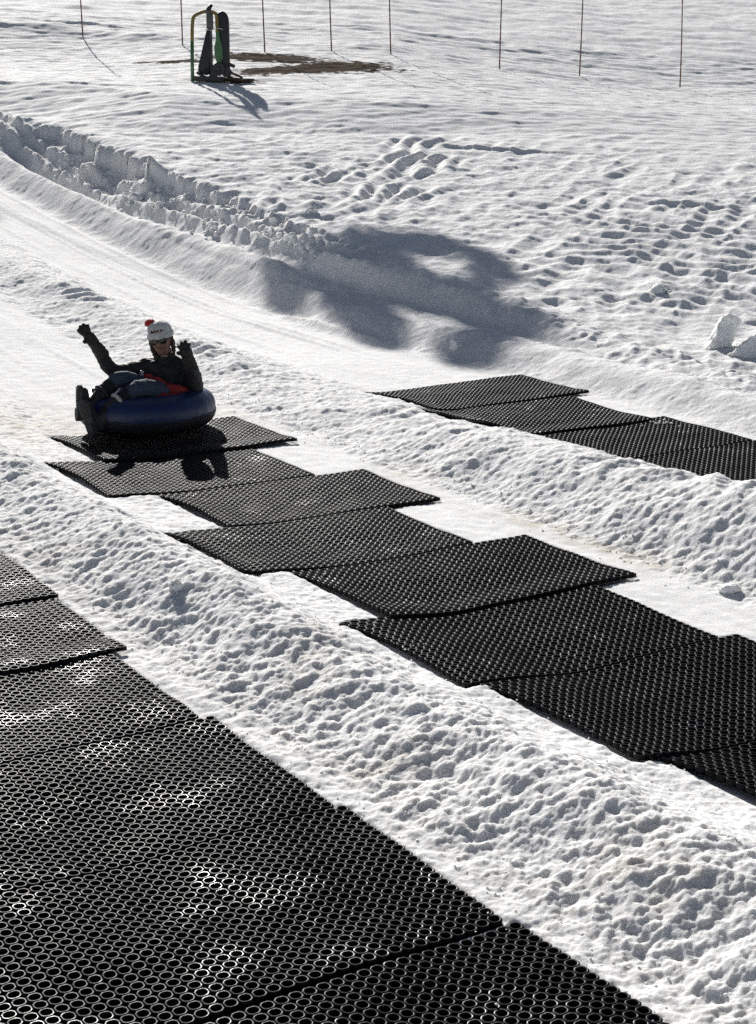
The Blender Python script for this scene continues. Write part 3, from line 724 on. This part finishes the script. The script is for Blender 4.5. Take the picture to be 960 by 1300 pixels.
for sg in (-1, 1):
    k0 = [(*face_pt(sg * .078, .03, .0), .020), (*face_pt(sg * .084, -.03, -.002), .022), (*face_pt(sg * .084, -.080, .0), .020), (*face_pt(sg * .074, -.125, .006), .016), (*face_pt(sg * .072, -.150, .012), .010)]
    hr = skin('hair', k0, chain(0, 1, 2, 3, 4), M_hair, person, .004, 2); crumple(hr, .008, 40, 14)

# ------------------------------------------------------------------ bamboo poles
M_pole = simple_mat('weathered_bamboo', (.17, .085, .055), .7, .35, 9)
M_tip = simple_mat('faded_pole_cap', (.30, .10, .06), .7, .2, 20)
POLES = [(-7.37, 42.39, 2.5, -.03), (-4.75, 41.08, 2.4, .0), (-2.68, 39.97, 2.3, -.015), (-1.11, 40.58, 2.45, -.02), (.32, 40.44, 2.5, -.03), (2.91, 40.32, 2.4, .0), (4.84, 40.52, 2.45, .006), (7.26, 40.53, 2.02, -.012)]
PL = ['leftmost thin pole standing in the far snow, left of the padded machine', 'thin pole standing just left of the padded machine', 'thin pole right of the padded machine, behind the brown bare earth',
      'thin leaning pole at the right end of the brown earth patch', 'thin leaning pole in the middle of the far pole line, fifth from the left', 'thin upright pole with a long shadow, third from the right of the pole line',
      'thin upright pole second from the right of the far pole line', 'rightmost reddish pole, the one whose top is in the picture']
for k, (x, y, h, lean) in enumerate(POLES):
    bm = bmesh.new(); n = 9; pts = []; rr = []
    z0 = gz(x, y) - .15
    for q in range(n * 3 + 1):
        t = q / (n * 3); pts.append((lean * h * t + .012 * math.sin(3 * t + k), .006 * math.sin(5 * t + 2 * k), t * (h + .15))); rr.append(.0165 - .005 * t + (.003 if q % 3 == 0 else 0))
    add_tube(bm, pts, rr, 8)
    p = bm_obj('marker_pole', bm, M_pole); p.location = (x, y, z0)
    tag(p, PL[k], 'pole', 'thin marker poles along the far slope')
    if k == 7:
        bm = bmesh.new(); a, b_ = Vector(pts[-2]), Vector(pts[-1]); add_tube(bm, [a, b_ + Vector((0, 0, .004))], .017, 8); bm_obj('pole_cap', bm, M_tip, p)

# ------------------------------------------------------------------ padded machine on the far slope
M_pad = simple_mat('black_vinyl_pad', (.007, .008, .012), .5, .3, 10, bump=.3)
M_green = simple_mat('green_paint', (.06, .16, .065), .55, .35, 12, bump=.1)
M_yellow = simple_mat('worn_yellow_paint', (.19, .14, .03), .55, .4, 12, bump=.1)
M_steel = simple_mat('dirty_steel', (.045, .043, .042), .6, .4, 16, bump=.3)
M_timber = simple_mat('muddy_timber', (.065, .048, .026), .9, .45, 9, bump=.8)
MX, MY = -3.35, 34.1
mz = gz(MX, MY) - .02
mach = empty('lift_machine', (MX, MY, mz)); tag(mach, 'padded black machine with a bent green and yellow tube, standing on muddy snow', 'machine')
def part(nm, bm, mat, par=None): return bm_obj(nm, bm, mat, par or mach)
bm = bmesh.new(); add_tube(bm, [(-.40, -.02, -.04), (-.395, -.02, .40), (-.385, -.02, .80)], .036, 12); fr = part('tube_frame', bm, M_green)
bm = bmesh.new(); add_tube(bm, curve_pts([(-.385, -.02, .80), (-.375, -.02, 1.05), (-.35, -.02, 1.24), (-.28, -.02, 1.315), (-.12, -.02, 1.37), (.04, -.02, 1.36), (.115, -.03, 1.30), (.125, -.04, 1.12), (.125, -.045, .96)], 6), .035, 12); part('painted_bend', bm, M_yellow, fr)
bm = bmesh.new(); add_prism(bm, [(-.028, .30), (.028, .30), (.045, .14), (.085, -.02), (.09, -.20), (.045, -.30), (-.035, -.30), (-.075, -.16), (-.082, .0), (-.045, .14)], (.14, -.06, .68), (1, 0, 0), (0, 0, 1), (0, 1, 0), .05, .012); part('green_paddle', bm, M_green)
bm = bmesh.new(); add_tube(bm, [(-.085, 0, 1.34), (-.03, 0, 1.43), (.025, 0, 1.51)], [.040, .045, .032], 12); part('grip', bm, M_pad)
bm = bmesh.new(); add_box(bm, (-.02, 0, .66), (.075, .09, 1.34), None, .008); part('post', bm, M_steel)
bm = bmesh.new(); add_box(bm, (-.02, -.01, 1.19), (.13, .12, .30), None, .012); add_box(bm, (-.05, -.03, 1.36), (.09, .08, .07), Matrix.Rotation(.4, 3, 'Y'), .01); hd = part('head_bracket', bm, simple_mat('grey_metal', (.07, .07, .074), .5, .3, 20))
bm = bmesh.new(); rnd = random.Random(2)
for q in range(13):
    x = -.10 + q * .026; add_tube(bm, [(x, -.075 + .008 * (q % 2), 1.035 - .02 * math.sin(q * .5)), (x + .028, -.075 - .008 * (q % 2), 1.03 - .02 * math.sin(q * .5 + .5))], .010, 6)
part('chain', bm, simple_mat('galvanised_chain', (.45, .45, .46), .4, .3, 30), hd)
bm = bmesh.new(); add_prism(bm, [(-.09, 1.02), (-.03, 1.03), (-.035, .17), (-.12, .14), (-.29, .20), (-.27, .32)], (0, .02, 0), (1, 0, 0), (0, 0, 1), (0, 1, 0), .16, .03); part('side_pad', bm, M_pad)
bm = bmesh.new(); ol = [(.0, .20), (.26, .20)] + [(.13 + .13 * math.cos(t), 1.20 + .20 * math.sin(t)) for t in np.linspace(0, math.pi, 12)]
add_prism(bm, ol, (.095, .06, -.02), (1, 0, 0), (0, 0, 1), (0, 1, 0), .22, .04); part('tall_pad', bm, M_pad)
bm = bmesh.new()
def disc(c, r, w, seg=20):
    add_prism(bm, [(r * math.cos(t), r * math.sin(t)) for t in np.linspace(0, 2 * math.pi, seg, endpoint=False)], c, (1, 0, 0), (0, 0, 1), (0, 1, 0), w, .008)
disc((.14, -.10, .26), .13, .05); disc((.14, -.14, .26), .045, .05, 12); disc((.30, -.08, .20), .10, .05); disc((.05, -.11, .17), .08, .06)
part('drive_wheel', bm, M_steel)
bm = bmesh.new(); add_tube(bm, [(.28, 0, .40), (.38, -.02, .34), (.46, -.03, .31)], .035, 8); add_tube(bm, [(.20, -.06, .34), (.42, -.08, .18), (.62, -.10, .09)], .022, 8); part('lever', bm, M_steel)
bm = bmesh.new(); add_box(bm, (-.05, 0, .07), (.60, .30, .10), Matrix.Rotation(.03, 3, 'Y'), .01)
add_tube(bm, [(-.30, -.12, .20), (-.10, -.10, .08)], .03, 8); add_tube(bm, [(-.26, -.10, .02), (-.12, -.10, .25)], .022, 8)
part('base_frame', bm, M_steel)
bm = bmesh.new(); rnd = random.Random(6)
for q in range(9):
    c = (rnd.uniform(.05, .80), rnd.uniform(-.22, .10), rnd.uniform(.0, .07)); add_box(bm, c, (rnd.uniform(.25, .5), .06, .05), Matrix.Rotation(rnd.uniform(-.5, .5), 3, 'Z') @ Matrix.Rotation(rnd.uniform(-.05, .22), 3, 'Y'), .01)
part('muddy_planks', bm, M_timber)

# ------------------------------------------------------------------ loose lumps of snow
def chunk(x, y, size, seed, stretch=(1, 1, 1), rough=.10, sink=.25, rz=0.0, lab='', grp=None, tilt=0.0):
    rnd = random.Random(seed); bm = bmesh.new()
    for _ in range(22):
        v = Vector((rnd.gauss(0, 1), rnd.gauss(0, 1), rnd.gauss(0, 1))).normalized() * rnd.uniform(.8, 1.05); bm.verts.new(v)
    r = bmesh.ops.convex_hull(bm, input=bm.verts)
    bmesh.ops.delete(bm, geom=[v for v in bm.verts if not v.link_faces], context='VERTS')
    bmesh.ops.bevel(bm, geom=list(bm.edges), offset=.10, segments=2, affect='EDGES', profile=.6)
    bmesh.ops.triangulate(bm, faces=bm.faces); bmesh.ops.subdivide_edges(bm, edges=bm.edges, cuts=2, use_grid_fill=True)
    me_v = np.array([v.co[:] for v in bm.verts]); n = fbm(me_v[:, 0] * 3 + seed, me_v[:, 1] * 3 + me_v[:, 2] * 2.1, 4, seed, .6)
    for v, k in zip(bm.verts, n): v.co *= 1 + rough * float(k)
    M = Matrix.Rotation(rz, 4, 'Z') @ Matrix.Rotation(tilt, 4, 'X') @ Matrix.Diagonal((size * stretch[0] / 2, size * stretch[1] / 2, size * stretch[2] / 2, 1))
    bmesh.ops.transform(bm, matrix=M, verts=bm.verts)
    zmin = min(v.co.z for v in bm.verts); h = max(v.co.z for v in bm.verts) - zmin
    o = bm_obj('snow_chunk', bm, M_chunk); o.location = (x, y, gz(x, y) - zmin - sink * h)
    tag(o, lab, 'snow chunk', grp); return o
def chunk_mat():
    m, n, l, b = node_mat('packed_snow'); tc = n.new('ShaderNodeTexCoord')
    q = n.new('ShaderNodeTexNoise'); q.inputs['Scale'].default_value = 45; q.inputs['Detail'].default_value = 5; l.new(tc.outputs['Object'], q.inputs['Vector'])
    cr = n.new('ShaderNodeValToRGB'); cr.color_ramp.elements[0].color = (.80, .82, .82, 1); cr.color_ramp.elements[1].color = (.90, .90, .88, 1)
    l.new(q.outputs['Fac'], cr.inputs[0]); l.new(cr.outputs[0], b.inputs['Base Color']); b.inputs['Roughness'].default_value = .7; b.inputs['Specular IOR Level'].default_value = .2
    b.inputs['Subsurface Weight'].default_value = .4; b.inputs['Subsurface Scale'].default_value = .04; b.inputs['Subsurface Radius'].default_value = (1, .95, .85)
    bp = n.new('ShaderNodeBump'); bp.inputs['Strength'].default_value = .5; bp.inputs['Distance'].default_value = .01; l.new(q.outputs['Fac'], bp.inputs['Height']); l.new(bp.outputs[0], b.inputs['Normal'])
    return m
M_chunk = chunk_mat()
G1 = 'loose snow chunks below the cut bank'
def slab(x, y, z0, ol, ay, thick, seed, lab):
    bm = bmesh.new(); add_prism(bm, ol, (0, 0, 0), (1, .15, 0), ay, Vector((1, .15, 0)).cross(Vector(ay)), thick, .012)
    bmesh.ops.triangulate(bm, faces=bm.faces)
    for _ in range(4):
        es = [e for e in bm.edges if e.calc_length() > .035]
        if es: bmesh.ops.subdivide_edges(bm, edges=es, cuts=1); bmesh.ops.triangulate(bm, faces=bm.faces)
    c = np.array([v.co[:] for v in bm.verts]); n = fbm(c[:, 0] * 9 + seed, c[:, 2] * 9 + c[:, 1] * 7, 4, seed, .6); n2 = fbm(c[:, 0] * 9 + 5, c[:, 2] * 9 + c[:, 1] * 7, 4, seed + 9, .6)
    for v, a_, b_ in zip(bm.verts, n, n2): v.co += Vector((float(b_), float(a_), float(a_) * .6)) * .016
    o = bm_obj('snow_chunk', bm, M_chunk); o.location = (x, y, gz(x, y) + z0); tag(o, lab, 'snow chunk', 'broken slabs at the right edge')
slab(3.42, 15.95, .12, [(-.19, -.17), (-.13, -.02), (-.04, .16), (.03, .19), (.12, .15), (.16, .10), (.10, -.02), (.02, -.15)], (0, .30, .95), .13, 3, 'big leaning slab of packed snow at the right picture edge')
slab(3.60, 15.66, .08, [(-.24, -.10), (-.12, -.03), (.0, .08), (.10, .15), (.20, .17), (.30, .12), (.32, -.13), (.0, -.16)], (0, .45, .9), .16, 8, 'shaded ice slab leaning in front of the bigger slab, right picture edge')
chunk(3.66, 15.10, .16, 9, (1.1, .9, .7), .10, .25, .2, 'small white lump in front of the slabs at the right edge', 'broken slabs at the right edge')
chunk(1.94, 8.59, .135, 12, (1.15, .9, .72), .09, .2, .3, 'rounded snow lump beside the brown stain right of the middle lane')
chunk(3.12, 18.21, .24, 15, (1.1, .8, .7), .10, .3, .1, 'single grey lump on the rippled slope above the slabs')
chunk(-3.71, 25.39, .26, 18, (1.1, .9, .8), .12, .25, .4, 'largest loose chunk right below the shaded cut bank', G1)
chunk(-3.23, 24.46, .20, 21, (1.3, .9, .6), .12, .25, .9, 'flat loose chunk below the middle of the cut bank', G1)
chunk(-.90, 22.55, .20, 24, (1, 1, .9), .12, .3, .2, 'loose chunk at the thin right end of the cut bank', G1)
chunk(.79, 16.3, .17, 27, (.9, .9, 1.1), .12, .25, 1.2, 'small upright snow lump behind the far right lane, near the tree shadow')
chunk(-1.07, 8.21, .085, 30, (1, 1, .9), .08, .25, .5, 'clear little ice lump on the crest of the nearest snow ridge')

# ------------------------------------------------------------------ crumbs of snow kicked over the edges
def crumbs():
    rnd = random.Random(21); V = []; F = []; ico = bmesh.new(); bmesh.ops.create_icosphere(ico, subdivisions=1, radius=1.0)
    iv = [v.co.copy() for v in ico.verts]; ifs = [[v.index for v in f.verts] for f in ico.faces]; ico.free()
    pts = []
    for _ in range(330):                                    # edges of the nearest ridge
        pts.append((rnd.uniform(-8, -3.2), rnd.choice((rnd.gauss(3.12, .08), rnd.gauss(4.0, .18))), rnd.uniform(.002, .007)))
    for _ in range(220): pts.append((rnd.uniform(-13, -5.5), rnd.gauss(6.25, .12), rnd.uniform(.003, .009)))
    for _ in range(45): pts.append((rnd.uniform(-8.5, -3.4), rnd.uniform(2.5, 2.98), rnd.uniform(.002, .006)))
    for _ in range(14): pts.append((rnd.gauss(-9.75, .10), rnd.gauss(8.82, .08), rnd.uniform(.006, .016)))     # ice flecks on the far mat
    for _ in range(240): pts.append((rnd.uniform(-27, -17), rnd.gauss(10.35, .18), rnd.uniform(.015, .06) * rnd.uniform(.4, 1.2)))
    P = np.array(pts); xy = to_xy(P[:, 0], P[:, 1])
    z1 = terrain(xy[0], xy[1], True); z0 = terrain(xy[0], xy[1], False); mm = mat_mask(xy[0], xy[1])
    for k, (u, v, r) in enumerate(pts):
        zz = (z0[k] + .013) if mm[k] > .4 else z1[k]
        b = len(V); q = Quaternion(Vector((rnd.gauss(0, 1), rnd.gauss(0, 1), rnd.gauss(0, 1))).normalized(), rnd.uniform(0, 6))
        sx = (rnd.uniform(.8, 1.3), rnd.uniform(.7, 1.1), rnd.uniform(.6, .9))
        for c in iv:
            c2 = q @ (c * rnd.uniform(.8, 1.15)); V.append((xy[0][k] + c2.x * r * sx[0], xy[1][k] + c2.y * r * sx[1], zz + r * .35 + c2.z * r * sx[2]))
        F += [[b + i_ for i_ in f] for f in ifs]
    o = link('snow_crumbs', np_mesh('snow_crumbs', np.array(V), None, np.array(F)), M_chunk); o['kind'] = 'stuff'
    o['label'] = 'loose white crumbs of snow scattered along the ridges and mat edges'
crumbs()

# ------------------------------------------------------------------ tree that throws the shadow (stands left of the picture)
CLUMPS = []
def build_tree():
    t = empty('pine_tree', (-13.0, 48.5, gzs(-13.0, 48.5)))
    tag(t, 'spreading pine with long level limbs, its shadow lying across the far lane', 'tree')
    ox = Vector(t.location)
    M_bark = simple_mat('pine_bark', (.085, .055, .038), .95, .45, 6, bump=.8)
    M_leaf = simple_mat('pine_needles', (.040, .062, .024), .7, .4, 3)
    bm = bmesh.new(); top = Vector((-12.9, 48.3, 12.0)) - ox
    add_tube(bm, curve_pts([(0, 0, -.3), (.1, .05, 2.2), (.0, -.1, 4.6), top, top + Vector((-.1, 0, 1.2))], 5), [.30 - .011 * q for q in range(21)], 12)
    part_t = bm_obj('trunk', bm, M_bark, t)
    bm = bmesh.new()
    for e in ((-5.3, 38.8, 9.1),):
        e = Vector(e) - ox; m_ = top.lerp(e, .5) + Vector((0, .3, .35)); add_tube(bm, curve_pts([top + Vector((0, 0, -.6)), m_, e], 6), [.022 - .0008 * q for q in range(13)], 7)
    for (x, y, z) in CLUMPS[::4]:
        e = Vector((x, y, z)) - ox; h = Vector((-5.2, 37.8, 8.75)) - ox; add_tube(bm, curve_pts([h, h.lerp(e, .5) + Vector((0, 0, .12)), e], 3), [.022, .02, .018, .016, .014, .012, .01], 5)
    bm_obj('limbs', bm, M_bark, t)
    rnd = random.Random(11); V = []; F = []
    cl = list(CLUMPS) + [(-15.2 + rnd.gauss(-.9, .9), 50.0 + rnd.gauss(0, 1.0), 12.2 + rnd.gauss(0, .8)) for _ in range(60)]
    for (x, y, z) in cl:
        for _ in range(150):
            c = Vector((x + rnd.gauss(0, .075), y + rnd.gauss(0, .12), z + rnd.gauss(0, .07))) - ox
            d = Vector((rnd.gauss(0, 1), rnd.gauss(0, 1), rnd.gauss(0, 1) + .3)).normalized(); s_ = d.orthogonal().normalized(); s_ = Quaternion(d, rnd.uniform(0, 6.28)) @ s_
            l_, w_ = rnd.uniform(.07, .14), rnd.uniform(.02, .04); k = len(V)
            V += [c - s_ * w_, c + d * l_ * .5 - s_ * w_ * .2 + s_ * w_, c + d * l_, c + d * l_ * .5 - s_ * w_]; F.append((k, k + 1, k + 2, k + 3))
    me = np_mesh('crown', np.array([v[:] for v in V]), np.array(F)); link('crown', me, M_leaf, t, False)
CLUMPS = [(-4.62,36.61,8.26),(-3.58,33.03,7.96),(-5.32,35.69,8.5),(-3.85,34.44,8.09),(-4.91,39.12,9.26),(-4.81,35.02,8.21),(-5.25,35.74,8.27),(-5.46,37.3,8.74),(-5.4,36.49,8.73),(-5.1,37.47,8.65),(-5.22,37.35,8.62),(-6.07,37.99,8.9),(-3.52,35.56,8.33),(-4.52,36.16,8.21),(-3.63,36.58,8.24),(-4.92,37.91,9.19),(-4.04,36.76,9.05),(-5.19,36.39,8.32),(-3.62,34.84,8.66),(-2.97,32.98,7.86),(-4.33,35.67,8.61),(-4.08,37.4,8.6),(-3.46,35.82,8.3),(-4.76,36.64,8.85),(-4.6,33.42,7.77),(-3.12,32.87,7.75),(-5.34,35.54,8.66),(-3.65,33.72,8.38),(-4.92,38.33,9.03),(-4.76,34.03,7.84),(-4.05,37.9,8.68),(-3.76,37.46,9.06),(-5.1,36.95,8.81),(-3.07,33.42,8.02),(-4.2,36.66,8.29),(-4.05,35.34,8.6),(-5.41,35.72,8.25),(-4.01,38.09,9.06),(-4.64,35.79,8.42),(-5.88,36.01,7.87),(-3.79,32.98,8.01),(-6.44,38.15,8.85),(-3.78,32.81,7.97),(-3.74,34.64,8.17),(-4.14,33.35,8.13),(-5.91,38.23,8.96),(-4.34,35.13,8.19),(-5.21,36.96,8.72),(-3.98,33.05,8.11),(-4.65,36.02,8.49),(-5.37,35.86,8.09),(-4.35,33.89,8.5),(-5.72,35.89,7.88),(-4.9,38.43,8.94),(-5.02,34.59,7.85),(-4.72,36.06,8.45),(-4.63,33.91,7.97),(-4.64,36.49,8.89),(-4.85,37.89,8.68),(-5.26,37.79,8.7),(-4.18,34.61,8.67),(-4.06,33.46,8.24),(-5.44,37.57,8.65),(-3.31,35.93,8.47),(-3.94,35.73,8.75),(-5.16,37.13,8.88),(-5.23,36.54,8.6),(-3.71,33.97,8.01),(-3.24,35.99,8.14),(-5.33,35.58,8.58),(-4.78,36.64,8.4),(-3.81,34.81,8.61),(-5.02,36.0,8.47),(-5.98,37.17,8.46),(-6.02,36.82,8.16),(-4.52,38.88,9.17),(-4.18,35.51,8.52),(-4.74,34.75,8.27),(-5.65,35.71,7.91),(-5.06,35.72,8.36),(-4.75,36.2,8.55),(-3.72,32.95,8.07),(-6.29,37.45,8.67),(-3.99,34.73,8.23),(-4.53,38.19,9.03),(-3.82,37.66,8.91),(-4.71,33.84,7.86),(-5.03,37.75,8.55),(-3.92,35.04,8.6),(-4.3,36.45,8.24),(-4.19,37.19,8.38),(-4.67,36.75,9.01),(-4.96,37.45,9.16),(-5.02,36.1,8.28),(-4.27,34.95,8.03)]
build_tree()
